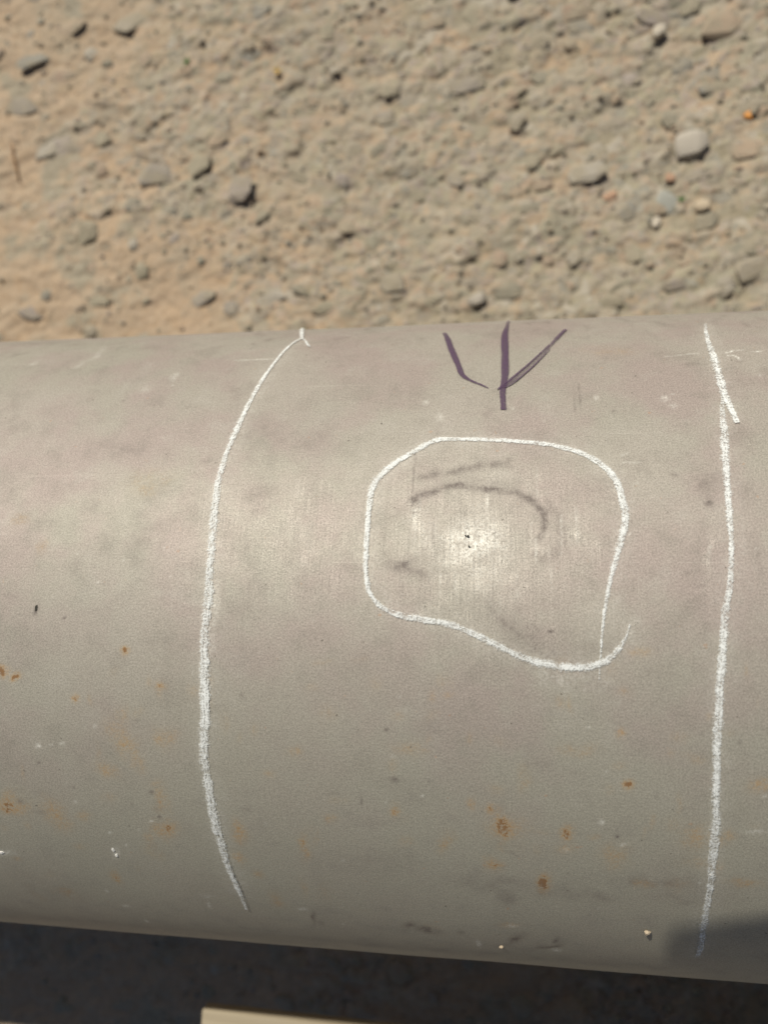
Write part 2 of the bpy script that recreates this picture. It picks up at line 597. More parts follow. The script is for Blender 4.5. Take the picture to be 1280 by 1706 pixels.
def ground_h(x, y):
    return ground_parts(x, y)[0]


GX = axis_coords(-0.68, 0.40, 0.0019, 30)
GY = axis_coords(-0.40, 0.76, 0.0019, 30)
gx, gy = np.meshgrid(GX, GY, indexing='ij')
near = np.exp(-np.clip(np.hypot(gx, gy) - 1.2, 0, None) / 2.0)
gh0, tone, stoney, bury = ground_parts(gx, gy)
gz = gh0 * (0.15 + 0.85 * near) - 0.0035 + GZ
# sandier, browner soil to the left near the pipe
sand = np.clip(0.55 - 1.8 * (gx + 0.12) - 1.0 * (gy - 0.25), 0, 1)
ground = grid_mesh('ground', np.stack([gx.ravel(), gy.ravel(), gz.ravel()], -1), len(GX), len(GY), M_SOIL,
                   attrs={'sandy': sand, 'tone': tone, 'stoney': stoney})
tag(ground, 'dusty tan ground of trodden soil and embedded stones', kind='structure')


def gh(x, y):
    return float(ground_h(np.array([x]), np.array([y]))[0]) - 0.0035 + GZ


# stones --------------------------------------------------------------
def rock_mesh(name, seed, mat, n=20, flat=1.0, subdiv=False):
    r = random.Random(seed)
    bm = bmesh.new()
    for k in range(n):
        z = 1 - 2 * (k + 0.5) / n
        a = k * 2.39996 + r.uniform(-0.35, 0.35)
        q = math.sqrt(max(0, 1 - z * z))
        rad = r.uniform(0.68, 1.12)
        # squarish shoulders make split stone rather than balls
        p = Vector((q * math.cos(a), q * math.sin(a), z)) * rad
        p.x = math.copysign(abs(p.x) ** 0.85, p.x)
        p.y = math.copysign(abs(p.y) ** 0.85, p.y)
        p.z = max(min(p.z, 0.72 + r.uniform(-0.05, 0.05)), -0.8) * flat
        bm.verts.new(p)
    bmesh.ops.convex_hull(bm, input=bm.verts)
    loose = [v for v in bm.verts if not v.link_faces]
    bmesh.ops.delete(bm, geom=loose, context='VERTS')
    if subdiv:
        bmesh.ops.subdivide_edges(bm, edges=bm.edges[:], cuts=1, use_grid_fill=True, smooth=0.22)
    bmesh.ops.recalc_face_normals(bm, faces=bm.faces)
    me = bpy.data.meshes.new(name)
    bm.to_mesh(me)
    bm.free()
    me.materials.append(mat)
    me.polygons.foreach_set('use_smooth', [True] * len(me.polygons))
    try:
        me.set_sharp_from_angle(angle=math.radians(24))
    except Exception:
        pass
    return me


ROCKS = [rock_mesh('stone', 100 + k, M_STONE, n=12 + k % 6) for k in range(14)]

# (pixel x, pixel y, width px, height px, tilt deg) of stones one can pick out in the picture
NOTED = [(215, 22, 70, 34, 25), (425, 18, 48, 30, 5), (283, 62, 24, 26, 0), (110, 45, 60, 26, 15), (55, 98, 60, 24, 20),
         (100, 122, 46, 20, 8), (30, 175, 60, 30, -5), (95, 240, 72, 40, 15), (405, 92, 60, 34, 35), (370, 118, 40, 26, 30),
         (545, 48, 30, 44, -15), (620, 40, 78, 26, 8), (605, 80, 44, 22, 30), (960, 14, 52, 36, -5), (968, 34, 44, 26, 0),
         (795, 18, 44, 44, 10), (715, 34, 60, 18, 3), (775, 132, 78, 34, 5), (650, 145, 34, 24, 0), (780, 92, 50, 34, 12),
         (800, 215, 42, 40, -35), (960, 112, 66, 36, 8), (1055, 25, 34, 40, 40), (1090, 28, 60, 30, -8), (1205, 40, 70, 44, 30),
         (1150, 8, 36, 24, 15), (1185, 140, 46, 18, 12), (1220, 132, 44, 36, 38), (1245, 175, 60, 14, 2), (1248, 245, 52, 34, 0),
         (1122, 192, 38, 32, 15), (975, 282, 70, 36, 8), (905, 118, 46, 28, 10), (1050, 350, 30, 34, -10), (1092, 345, 40, 26, 0),
         (1240, 410, 56, 26, 0), (1255, 445, 70, 40, 20), (1180, 365, 44, 30, 20), (1130, 470, 50, 22, 5), (1020, 500, 46, 24, -5),
         (985, 505, 56, 18, 0), (880, 345, 34, 20, 8), (800, 360, 56, 24, 3), (755, 440, 44, 26, 50), (440, 495, 72, 40, 30),
         (500, 480, 34, 20, -20), (575, 370, 40, 34, 0), (590, 250, 40, 40, 10), (350, 225, 56, 36, -15), (260, 285, 70, 44, 10),
         (330, 270, 44, 40, 5), (75, 245, 50, 30, 20), (400, 315, 56, 44, 80), (145, 385, 40, 40, 0), (500, 290, 46, 26, -30),
         (470, 345, 40, 26, 0), (615, 345, 46, 26, 40), (330, 495, 60, 34, 20), (545, 505, 70, 22, 20), (160, 500, 44, 22, 0),
         (50, 520, 50, 24, 0), (235, 450, 30, 28, 0), (700, 380, 40, 30, 0), (680, 245, 34, 22, 0), (640, 190, 40, 30, 0),
         (560, 215, 36, 26, 0), (860, 150, 40, 20, 25), (925, 245, 34, 24, 15), (1050, 125, 40, 26, -5), (1010, 205, 46, 22, 20),
         (1160, 290, 60, 26, 8), (890, 260, 28, 40, -30), (1005, 440, 40, 30, 10), (1060, 410, 36, 46, 0), (1140, 430, 50, 22, 15),
         (760, 290, 40, 40, 20), (700, 320, 30, 24, 0), (905, 430, 40, 22, 10), (850, 480, 60, 30, 12), (650, 470, 50, 40, 0),
         (45, 1556, 20, 16, 0), (98, 1684, 40, 18, 0), (200, 1680, 44, 16, 12), (590, 1600, 24, 18, 0), (280, 1600, 24, 18, 0),
         (910, 1665, 40, 26, 0), (1060, 1672, 60, 14, 12), (720, 1665, 20, 18, 0)]
placed = []
n_stone = 0


def put_stone(x, y, rx, ry, rz, rot, k, sink):
    global n_stone
    o = bpy.data.objects.new('stone', ROCKS[k % len(ROCKS)])
    COL.objects.link(o)
    o.parent = ground
    o.scale = (rx, ry, rz)
    o.location = (x, y, gh(x, y) + rz * sink)
    o.rotation_euler = (random.uniform(-0.22, 0.22), random.uniform(-0.22, 0.22), rot)
    n_stone += 1
    placed.append((x, y, max(rx, ry)))


for (px, py, w, h, tilt) in NOTED:
    x, y, t = to_ground(px, py, 0.003)
    mpp = t / F_PX
    rx, ry = w * mpp / 2 * 0.98, h * mpp / 2 * 1.05
    put_stone(x, y, rx, ry, min(rx, ry) ** 0.8 * 0.007 ** 0.2 * random.uniform(0.30, 0.42), math.radians(tilt), random.randrange(99),
              random.uniform(-0.25, 0.15))
RESERVED = [(1157, 238, 34), (1100, 50, 20), (1250, 190, 14), (1172, 340, 24), (1115, 345, 30), (1018, 318, 14),
            (795, 500, 26), (305, 100, 12), (18, 260, 24), (470, 115, 14)]
for (px, py, r) in RESERVED:
    x, y, t = to_ground(px, py)
    placed.append((x, y, r * t / F_PX))


def in_view(x, y):
    v = CM.T @ (np.array([x, y, GZ]) - CP)
    px, py = PW / 2 + F_PX * v[0] / -v[2], PH / 2 - F_PX * v[1] / -v[2]
    return -60 < px < PW + 60 and -60 < py < PH + 60 and (py < 600 or py > 1480)


tries = 0
while n_stone < 300 and tries < 60000:
    tries += 1
    x = random.uniform(-0.62, 0.32)
    y = random.uniform(0.16, 0.68) if random.random() < 0.86 else random.uniform(-0.38, -0.2)
    if not in_view(x, y):
        continue
    r = 0.0045 + 0.0085 * random.random() ** 2.2
    if any((x - a) ** 2 + (y - b) ** 2 < (0.85 * (r + c)) ** 2 for a, b, c in placed):
        continue
    asp = random.uniform(0.55, 1.0)
    put_stone(x, y, r, r * asp, r * random.uniform(0.3, 0.5), random.gauss(0.35, 0.6), random.randrange(99),
              random.uniform(-0.35, 0.1))


# gravel too small and too many to pick apart: one mesh, still real pebbles
def gravel(n):
    base = []
    for s in range(10):
        bm = bmesh.new()
        r = random.Random(500 + s)
        for k in range(11):
            z = 1 - 2 * (k + 0.5) / 11
            a = k * 2.39996 + r.uniform(-0.4, 0.4)
            q = math.sqrt(max(0, 1 - z * z))
            bm.verts.new(Vector((q * math.cos(a), q * math.sin(a), z)) * r.uniform(0.75, 1.1))
        bmesh.ops.convex_hull(bm, input=bm.verts)
        bmesh.ops.delete(bm, geom=[v for v in bm.verts if not v.link_faces], context='VERTS')
        bmesh.ops.recalc_face_normals(bm, faces=bm.faces)
        bm.verts.index_update()
        base.append((np.array([v.co[:] for v in bm.verts]), np.array([[v.index for v in f.verts] for f in bm.faces])))
        bm.free()
    g = np.random.default_rng(5)
    V, F, off = [], [], 0
    xs = g.uniform(-0.70, 0.42, n)
    ys = np.where(g.random(n) < 0.76, g.uniform(0.12, 0.78, n), g.uniform(-0.42, 0.12, n))
    dens = fbm(xs, ys, 0.07, 3, 77) + 0.35 * (xs + 0.15) + 0.2
    keep = g.random(n) < np.clip(0.55 + 1.6 * dens, 0.2, 1)
    xs, ys = xs[keep], ys[keep]
    hs = ground_h(xs, ys) - 0.0035 + GZ
    for i in range(len(xs)):
        bv, bf = base[i % 10]
        r = 0.0011 + 0.0032 * g.random() ** 2.6
        a = g.uniform(0, 6.28)
        c, s = math.cos(a), math.sin(a)
        sc = np.array([r, r * g.uniform(0.55, 1.0), r * g.uniform(0.4, 0.8)])
        p = bv * sc
        p = np.stack([p[:, 0] * c - p[:, 1] * s, p[:, 0] * s + p[:, 1] * c, p[:, 2]], -1)
        p = p + np.array([xs[i], ys[i], hs[i] + sc[2] * g.uniform(-0.5, 0.25)])
        V.append(p)
        F.append(bf + off)
        off += len(bv)
    V = np.concatenate(V)
    F = np.concatenate(F)
    me = bpy.data.meshes.new('gravel')
    me.vertices.add(len(V))
    me.vertices.foreach_set('co', V.astype(np.float32).ravel())
    me.loops.add(F.size)
    me.loops.foreach_set('vertex_index', F.ravel().astype(np.int32))
    me.polygons.add(len(F))
    me.polygons.foreach_set('loop_start', np.arange(0, F.size, 3, dtype=np.int32))
    me.polygons.foreach_set('loop_total', np.full(len(F), 3, dtype=np.int32))
    me.update(calc_edges=True)
    me.materials.append(M_GRAVEL)
    me.validate()
    o = bpy.data.objects.new('gravel', me)
    COL.objects.link(o)
    o.parent = ground
    o['kind'] = 'stuff'
    return o


gravel(11000)


# loose things lying on the ground ------------------------------------------------
def loose_rock(name, px, py, w, h, mat, label, cat, seed, tilt=0, thick=0.7, sink=0.35, flat=1.0):
    x, y, t = to_ground(px, py, 0.005)
    mpp = t / F_PX
    me = rock_mesh(name, seed, mat, n=26, subdiv=True)
    o = bpy.data.objects.new(name, me)
    COL.objects.link(o)
    rx, ry = w * mpp / 2, h * mpp / 2
    rz = min(rx, ry) * thick
    o.scale = (rx, ry, rz)
    o.location = (x, y, gh(x, y) + rz * sink)
    o.rotation_euler = (0.1, -0.1, math.radians(tilt))
    tag(o, label, cat)
    return o


loose_rock('pebble', 1157, 238, 52, 44, M_GREY, 'round smooth grey pebble standing proud at the right, with a dark shadow under it',
           'pebble', 901, 5, 0.55, 0.55)
loose_rock('pebble', 1100, 50, 25, 17, M_WHITE, 'small bright white quartz pebble near the top right corner', 'pebble', 902, 20, 0.9, 0.5)
loose_rock('pebble', 1172, 340, 24, 18, M_CREAM, 'cream pebble catching the sun, close right of a flat slate chip', 'pebble', 903, 10, 1.0, 0.55)
loose_rock('slate_chip', 1113, 332, 36, 40, M_BLUEGREY, 'flat blue grey slate chip beside a cream pebble', 'stone', 904, 55, 0.4, 0.4)
loose_rock('pebble', 1096, 364, 17, 15, M_WHITE, 'tiny white crumb of stone just below the flat slate chip', 'pebble', 905, 60, 0.8, 0.4)
loose_rock('brick_chip', 1018, 318, 26, 15, M_BRICK, 'small reddish brick chip in the gravel right of the middle', 'stone', 906, 25, 0.7, 0.4)
loose_rock('brick_chip', 1118, 293, 16, 14, M_BRICK, 'tiny reddish brick chip above the flat slate chip', 'stone', 907, -30, 0.7, 0.4)
loose_rock('plastic_shard', 1250, 190, 14, 12, M_ORANGE, 'tiny bright orange shard at the right edge of the picture', 'litter', 908, 0, 0.8, 0.6)
loose_rock('pebble', 795, 497, 40, 24, M_GREY, 'oval pale grey pebble lying next to the pipe above the purple arrow', 'pebble', 909, 5, 0.9, 0.5)


def leaf_mesh(length, width, curl, n=6):
    v, f = [], []
    for i in range(n + 1):
        t = i / n
        w = width * math.sin(math.pi * min(0.98, t * 0.9 + 0.08)) * 0.5
        z = curl * math.sin(t * math.pi * 0.7)
        v += [(t * length, -w, z), (t * length, 0, z - w * 0.35), (t * length, w, z)]
    for i in range(n):
        a = i * 3
        f += [(a, a + 1, a + 4, a + 3), (a + 1, a + 2, a + 5, a + 4)]
    m = len(v)
    v += [(p[0], p[1], p[2] - 0.00012) for p in v]
    f += [tuple(m + q for q in reversed(ff)) for ff in list(f)]
    return v, f


def sprout(px, py, mat, label, cat, size, name='sprout'):
    x, y, t = to_ground(px, py, 0.003)
    e = empty(name, (x, y, gh(x, y) + 0.001))
    tag(e, label, cat)
    for k in range(4):
        v, f = leaf_mesh(size * random.uniform(0.8, 1.15), size * 0.42, size * 0.35)
        o = link_mesh('leaf', v, f, mat, e, True)
        o.rotation_euler = (random.uniform(-0.2, 0.2), random.uniform(-0.5, -0.1), k * 1.6 + random.uniform(-0.3, 0.3))
    return e


sprout(308, 100, M_LEAF, 'tiny green seedling among the stones at the upper left', 'plant', 0.0055)
sprout(1136, 330, M_LEAF, 'tiny green seedling between the slate chip and the cream pebble', 'plant', 0.0045)
sprout(462, 117, M_YELLOW, 'scrap of dry yellow leaf among stones left of the middle', 'leaf', 0.006, 'dry_leaf')


def bar(name, pts, radii, mat, parent=None, sides=7):
    V, F = [], []
    P = [Vector(p) for p in pts]
    for i, p in enumerate(P):
        d = (P[min(i + 1, len(P) - 1)] - P[max(i - 1, 0)]).normalized()
        a = d.cross(Vector((0, 0, 1))).normalized()
        b = a.cross(d)
        for k in range(sides):
            an = 2 * math.pi * k / sides
            V.append(tuple(p + radii[i] * (math.cos(an) * a + math.sin(an) * b)))
    for i in range(len(P) - 1):
        for k in range(sides):
            k2 = (k + 1) % sides
            F.append((i * sides + k, i * sides + k2, (i + 1) * sides + k2, (i + 1) * sides + k))
    F.append(tuple(range(sides))[::-1])
    F.append(tuple((len(P) - 1) * sides + k for k in range(sides)))
    return link_mesh(name, V, F, mat, parent, True)


tw = []
for (px, py) in ((16, 236), (19, 258), (23, 280), (27, 300)):
    x, y, t = to_ground(px, py, 0.004)
    tw.append((x, y, gh(x, y) + 0.0022))
tag(bar('dry_twig', tw, [0.0006, 0.0011, 0.0012, 0.0006], M_TWIG),
    'short brown dry twig on the ground at the left edge', 'twig')

# timber beam in the sun past the pipe's shadow -----------------------------------
BH = 0.172                                   # top of the plank above the ground
ax, ay, _ = to_ground(336, 1682, BH)
bx, by, _ = to_ground(1000, 1757, BH)
ang = math.atan2(by - ay, bx - ax)
plank = empty('wooden_plank', (ax, ay, GZ), (0, 0, ang))
tag(plank, 'pale wooden plank in the sun below the pipe at the bottom edge', 'plank')


def bevel_box(name, x0, x1, y0, y1, z0, z1, mat, parent, bev=0.002, jit=0.0006):
    bm = bmesh.new()
    bmesh.ops.create_cube(bm, size=1)
    for v in bm.verts:
        v.co = Vector((x0 if v.co.x < 0 else x1, y0 if v.co.y < 0 else y1, z0 if v.co.z < 0 else z1))
    bmesh.ops.bevel(bm, geom=bm.edges[:], offset=bev, segments=2, profile=0.6, affect='EDGES')
    long = [e for e in bm.edges if abs((e.verts[0].co - e.verts[1].co).x) > (x1 - x0) * 0.5]
    if jit:
        bmesh.ops.subdivide_edges(bm, edges=long, cuts=60)
        for v in bm.verts:
            v.co += Vector((0, random.uniform(-jit, jit) * 0.5, random.uniform(-jit, jit) * 0.5))
    me = bpy.data.meshes.new(name)
    bm.to_mesh(me)
    bm.free()
    me.materials.append(mat)
    me.polygons.foreach_set('use_smooth', [True] * len(me.polygons))
    try:
        me.set_sharp_from_angle(angle=math.radians(40))
    except Exception:
        pass
    o = bpy.data.objects.new(name, me)
    COL.objects.link(o)
    if parent:
        o.parent = parent
    return o


bevel_box('board', 0, 0.9, -0.12, 0, BH - 0.011, BH, M_WOOD, plank, 0.0012, 0.0004)
for bxx in (0.34, 0.80):
    bevel_box('leg', bxx, bxx + 0.045, -0.118, -0.085, -0.004, BH - 0.0112, M_WOOD, plank, 0.0012, 0)

# ------------------------------------------------------------------ pipe
pipe = empty('steel_pipe', (0, 0, 0))
tag(pipe, 'thick grey steel pipe with white chalk lines and a purple arrow', 'pipe')

S0, S1 = -0.245, 0.245
us = np.concatenate([np.linspace(-1.6, -0.26, 60)[:-1], np.arange(-0.26, 0.17, 0.0007), np.linspace(0.17, 1.4, 55)])
ss = np.arange(S0, S1, 0.0008)
rest = np.linspace(ss[-1], 2 * math.pi * R + ss[0], 90)[1:]
ss = np.concatenate([ss, rest])
U, S = np.meshgrid(us, ss, indexing='ij')
scrub_sparkle = np.zeros_like(U)
rust = np.zeros_like(U)
smudge = np.zeros_like(U)
pale = np.zeros_like(U)
wob1 = fbm(U, S, 0.012, 3, 5) * 0.006
wob2 = fbm(U, S, 0.012, 3, 15) * 0.006
fine_n = fbm(U, S, 0.003, 3, 25)


def blot(A, px, py, rx, ry, k, tilt=0.0, soft=1.0, wob=1.0):
    """irregular blot; radii in pixels of the photograph as they look on the pipe"""
    u0, s0, mpp = to_pipe(px, py)
    up = to_pipe(px, py - 6)[1]
    dn = to_pipe(px, py + 6)[1]
    msv = abs(up - dn) / 12.0
    ca, sa = math.cos(math.radians(tilt)), math.sin(math.radians(tilt))
    w = wob * min(1.0, max(rx, ry) * mpp / 0.006)
    X = (U + wob1 * w - u0) / mpp
    Y = (S + wob2 * w - s0) / msv
    d = np.sqrt(((X * ca + Y * sa) / rx) ** 2 + ((-X * sa + Y * ca) / ry) ** 2)
    v = np.exp(-(d ** (2.0 / soft)) * 1.2) * k * np.clip(1 + 1.1 * fine_n, 0.2, 2)
    np.maximum(A, v, out=A)


def streak(A, pts, width, k, wob=0.35):
    P = []
    for px, py in pts:
        P.append(to_pipe(px, py))
    mpp = np.mean([p[2] for p in P])
    w = width * mpp / 2
    X = U + wob1 * wob
    Y = S + wob2 * wob
    best = np.full(U.shape, 1e9)
    for (a, b, _), (c, d, _) in zip(P[:-1], P[1:]):
        dx, dy = c - a, d - b
        L = dx * dx + dy * dy + 1e-12
        t = np.clip(((X - a) * dx + (Y - b) * dy) / L, 0, 1)
        best = np.minimum(best, np.hypot(X - a - t * dx, Y - b - t * dy))
    v = np.exp(-(best / w) ** 2) * k * np.clip(1 + 1.2 * fine_n, 0.15, 2)
    np.maximum(A, v, out=A)


# brushed bare metal round the leak, plus painted highlight sparkle at the left
blot(scrub_sparkle, 795, 915, 215, 165, 0.42, 0, 1.0)
blot(scrub_sparkle, 790, 925, 120, 95, 0.75)
blot(scrub_sparkle, 792, 905, 62, 48, 1.25)
blot(scrub_sparkle, 690, 880, 10, 60, 0.95)
blot(scrub_sparkle, 735, 905, 14, 45, 0.85)
blot(scrub_sparkle, 965, 890, 9, 45, 0.7)
blot(scrub_sparkle, 985, 915, 8, 40, 0.5)
blot(scrub_sparkle, 1185, 930, 10, 80, 0.4)
blot(scrub_sparkle, 470, 900, 210, 130, 0.35)  # grain sparkle of the highlight left of the loop, put into the colour
# dark curved bruise and scratches in the loop
streak(smudge, [(690, 832), (700, 826), (735, 812), (766, 806), (795, 812), (830, 817), (860, 819), (885, 833), (908, 852)], 14, 0.85, 0.12)
streak(smudge, [(735, 806), (766, 800), (800, 806), (860, 812)], 22, 0.28, 0.2)
streak(smudge, [(860, 822), (890, 845), (905, 870)], 26, 0.22, 0.2)
streak(smudge, [(908, 852), (911, 868), (906, 885), (899, 900)], 12, 0.7, 0.12)
streak(smudge, [(913, 835), (935, 860), (940, 900), (925, 930)], 16, 0.25, 0.2)
blot(smudge, 905, 935, 14, 8, 0.4, 20)
streak(smudge, [(700, 795), (745, 790), (775, 782), (810, 775), (850, 772)], 15, 0.48, 0.15)
streak(smudge, [(797, 878), (815, 884), (832, 890)], 6, 0.5)
streak(smudge, [(689, 757), (689, 790), (688, 830), (688, 862)], 3.0, 0.6, 0.25)
blot(smudge, 853, 765, 8, 5, 0.5)
blot(smudge, 665, 944, 28, 9, 0.75, 12)
blot(smudge, 688, 952, 24, 8, 0.65, -8)
blot(smudge, 894, 925, 9, 6, 0.42)
blot(smudge, 780, 895, 60, 5, 0.08)
streak(smudge, [(830, 1030), (870, 1060), (905, 1092)], 3, 0.6, 0.2)
streak(smudge, [(846, 1030), (885, 1066), (915, 1096)], 2.0, 0.35, 0.1)
streak(smudge, [(862, 1012), (868, 1020)], 5, 0.5)
blot(smudge, 919, 1051, 5, 2.6, 0.8)
blot(smudge, 870, 1055, 70, 26, 0.26, -35)
for q in range(14):
    qx = random.uniform(800, 930)
    qy = 1000 + (qx - 800) * 0.65 + random.uniform(-16, 16)
    ql = random.uniform(8, 26)
    streak(smudge, [(qx - ql, qy - ql), (qx + ql, qy + ql * 1.05)], 2.2, random.uniform(0.2, 0.5), 0.1)
# scratches right of the arrow, specks and soot spots
streak(smudge, [(957, 640), (958, 665), (960, 692)], 2.2, 0.5, 0.05)
streak(smudge, [(965, 640), (967, 670), (968, 694)], 2.0, 0.4, 0.05)
blot(smudge, 205, 760, 55, 22, 0.20)
blot(smudge, 440, 720, 60, 30, 0.18)
blot(smudge, 520, 735, 70, 30, 0.14)
blot(smudge, 80, 1480, 80, 30, 0.12)
blot(smudge, 1180, 800, 14, 30, 0.30)
blot(smudge, 1183, 838, 8, 8, 0.60)
blot(smudge, 1168, 806, 6, 5, 0.45)
blot(smudge, 1260, 935, 5, 26, 0.35)
blot(smudge, 1172, 973, 8, 1.5, 0.6)
blot(smudge, 705, 1210, 50, 30, 0.08)
blot(smudge, 842, 1475, 75, 14, 0.26, -4)
blot(smudge, 845, 1492, 18, 14, 0.34, 0)
blot(smudge, 940, 1487, 60, 12, 0.24)
blot(smudge, 1000, 1495, 14, 8, 0.35)
blot(smudge, 1120, 1470, 90, 16, 0.24)
blot(smudge, 1150, 1495, 60, 12, 0.20)
blot(smudge, 620, 1440, 100, 18, 0.10)
blot(smudge, 683, 1546, 20, 6, 0.75, 12)
blot(smudge, 716, 1551, 18, 6.5, 0.72, -4)
blot(smudge, 768, 1553, 6, 4, 0.5)
blot(smudge, 525, 1530, 3.5, 15, 0.75, -38)
blot(smudge, 536, 1537, 6, 5, 0.65)
blot(smudge, 862, 1568, 17, 5, 0.65, 25)
blot(smudge, 908, 1574, 24, 4.5, 0.65, 20)
blot(smudge, 924, 1566, 7, 4, 0.6, 40)
blot(smudge, 660, 1300, 9, 4, 0.6)
blot(smudge, 740, 1335, 2.0, 9, 0.1)
blot(smudge, 597, 1336, 1.8, 10, 0.8)
blot(smudge, 402, 1158, 4, 5, 0.7)
blot(smudge, 60, 1013, 3.2, 9, 1.0, -8)
blot(smudge, 107, 1030, 2.6, 2.6, 0.7)
blot(smudge, 645, 1214, 3, 3, 0.8)
blot(smudge, 716, 1302, 3, 3, 0.4)
blot(smudge, 251, 1321, 4, 3, 0.85)
blot(smudge, 265, 1362, 3, 3, 0.9)
blot(smudge, 121, 1312, 3, 3, 0.7)
blot(smudge, 219, 1340, 3, 3, 0.6)
blot(smudge, 35, 1333, 5, 4, 0.7)
blot(smudge, 66, 1271, 3, 2.5, 0.7)
blot(smudge, 228, 1200, 3, 3, 0.6)
blot(smudge, 1030, 1394, 3, 3, 0.95)
blot(smudge, 1094, 1325, 3.5, 3, 0.7)
blot(smudge, 1235, 1235, 3, 3, 0.5)
blot(smudge, 400, 1157, 3, 4, 0.6)
blot(smudge, 205, 668, 3, 2, 0.5)
blot(smudge, 1022, 685, 3, 2, 0.5)
blot(smudge, 1232, 604, 7, 2, 0.35)
blot(smudge, 620, 548, 26, 3.5, 0.30)
for q in range(70):
    qx = random.uniform(0, 1280)
    qy = random.choice([570 - 53 * qx / 1280 + random.uniform(2, 30), random.uniform(600, 1500)])
    blot(smudge, qx, qy, random.uniform(3, 16), random.uniform(1.5, 5), random.uniform(0.08, 0.3), random.uniform(-30, 30))
for q in range(60):
    blot(pale, random.uniform(0, 1280), random.uniform(600, 1560), random.uniform(1.2, 3.5), random.uniform(1.0, 3), random.uniform(0.2, 0.6))
for q in range(90):
    blot(rust, random.uniform(0, 1280), random.uniform(1080, 1500), random.uniform(3, 14), random.uniform(4, 16), random.uniform(0.08, 0.26))
blot(smudge, 60, 572, 60, 3, 0.25)
# rust bloom
for b in [(205, 1082, 6, 6, .8), (4, 1113, 9, 8, .75), (24, 1124, 8, 5, .65, 30), (124, 1166, 6, 6, .6), (266, 1143, 8, 6, .35),
          (205, 1230, 18, 22, .26), (222, 1262, 10, 18, .24), (272, 1234, 14, 13, .30), (175, 1285, 12, 14, .30, 40),
          (22, 1338, 22, 15, .42), (92, 1352, 16, 18, .30), (264, 1335, 9, 16, .35), (272, 1386, 14, 14, .36),
          (251, 1398, 6, 7, .42), (192, 1462, 8, 9, .30), (508, 1412, 9, 18, .42), (512, 1425, 6, 8, .4),
          (400, 1385, 9, 14, .30), (397, 1425, 8, 10, .25), (427, 1454, 8, 6, .38), (553, 1364, 10, 7, .28),
          (657, 1350, 7, 10, .45), (785, 1342, 5, 8, .35), (817, 1352, 6, 8, .48), (840, 1385, 22, 16, .42),
          (820, 1440, 10, 9, .34), (943, 1388, 8, 9, .45), (943, 1412, 12, 10, .30), (1046, 1311, 8, 6, .55),
          (910, 1472, 9, 12, .50), (1165, 1392, 18, 16, .30), (1216, 1397, 9, 10, .38), (1168, 1435, 16, 10, .16),
          (1078, 1472, 12, 6, .30), (1035, 1220, 6, 6, .35), (495, 1254, 9, 8, .28), (680, 1248, 20, 14, .16),
          (1262, 1308, 14, 12, .25), (877, 1300, 8, 20, .24), (741, 1400, 10, 14, .20), (1030, 1425, 20, 16, .18),
          (460, 1500, 10, 8, .25), (110, 1490, 16, 7, .20), (850, 1545, 14, 4, .22), (64, 912, 7, 9, .16),
          (25, 870, 12, 9, .14), (1240, 1470, 24, 8, .2), (1060, 1090, 14, 8, .2), (140, 1360, 10, 6, .2),
          (950, 1240, 24, 14, .12), (1020, 588, 26, 6, .14), (720, 1545, 10, 4, .15), (250, 800, 30, 14, .10)]:
    blot(rust, b[0], b[1], b[2] * 1.15, b[3] * 1.15, min(1.0, b[4] * 1.7), b[5] if len(b) > 5 else 0.0)
# pale scuffs and dried splashes
streak(pale, [(392, 601), (420, 600), (455, 598)], 3.2, 0.42, 0.1)
streak(pale, [(1110, 594), (1150, 590), (1180, 588)], 2.4, 0.40, 0.1)
streak(pale, [(1210, 588), (1222, 584), (1236, 583)], 3.5, 0.85, 0.2)
streak(pale, [(1212, 594), (1224, 593), (1234, 599)], 3.5, 0.8, 0.2)
streak(pale, [(1240, 588), (1262, 586), (1279, 584)], 2.0, 0.5, 0.1)
streak(pale, [(128, 612), (142, 602), (160, 594), (172, 578)], 9, 0.22, 0.2)
blot(pale, 708, 672, 6, 3.6, 0.9, 20)
blot(pale, 245, 648, 8, 6, 0.42)
blot(pale, 55, 606, 6, 3, 0.42)
blot(pale, 290, 628, 4, 9, 0.3)
blot(pale, 1107, 664, 7, 5, 0.45)
blot(pale, 1120, 677, 8, 4, 0.5)
blot(pale, 993, 662, 4, 4, 0.5)
blot(pale, 735, 694, 8, 7, 0.3)
streak(pale, [(1035, 772), (1050, 774), (1066, 772)], 3, 0.5, 0.2)
streak(pale, [(1035, 761), (1048, 757)], 3, 0.35, 0.2)
blot(pale, 190, 1421, 5, 8, 0.9, -30)
blot(pale, 8, 1421, 16, 4.0, 0.9, 4)
blot(pale, 66, 1245, 5, 4, 0.8)
blot(pale, 103, 1238, 4, 3, 0.7, 30)
blot(pale, 1001, 1371, 4, 4, 0.85)
blot(pale, 1040, 1408, 7, 3, 0.5, 30)
blot(pale, 944, 1416, 6, 4, 0.5)
blot(pale, 345, 1492, 8, 2.4, 0.5)
blot(pale, 349, 1508, 2.4, 6, 0.35)
blot(pale, 210, 1508, 6, 2, 0.5)
blot(pale, 505, 1514, 8, 1.8, 0.5)
blot(pale, 799, 1573, 3.4, 5, 0.9, 30)
blot(pale, 925, 1583, 7, 3, 0.5)
blot(pale, 855, 1545, 10, 3, 0.35)
blot(pale, 1262, 1395, 20, 3, 0.3)
blot(pale, 1275, 1328, 3, 3, 0.7)
blot(pale, 1185, 920, 3, 14, 0.35)
blot(pale, 655, 1262, 4, 2.4, 0.6)
blot(pale, 415, 1243, 4, 3, 0.2)
blot(pale, 350, 1040, 16, 60, 0.10)
blot(pale, 930, 1138, 60, 8, 0.10)
streak(pale, [(691, 850), (690, 880), (689, 915)], 8, 0.35, 0.1)
streak(pale, [(735, 895), (733, 925)], 7, 0.30, 0.1)
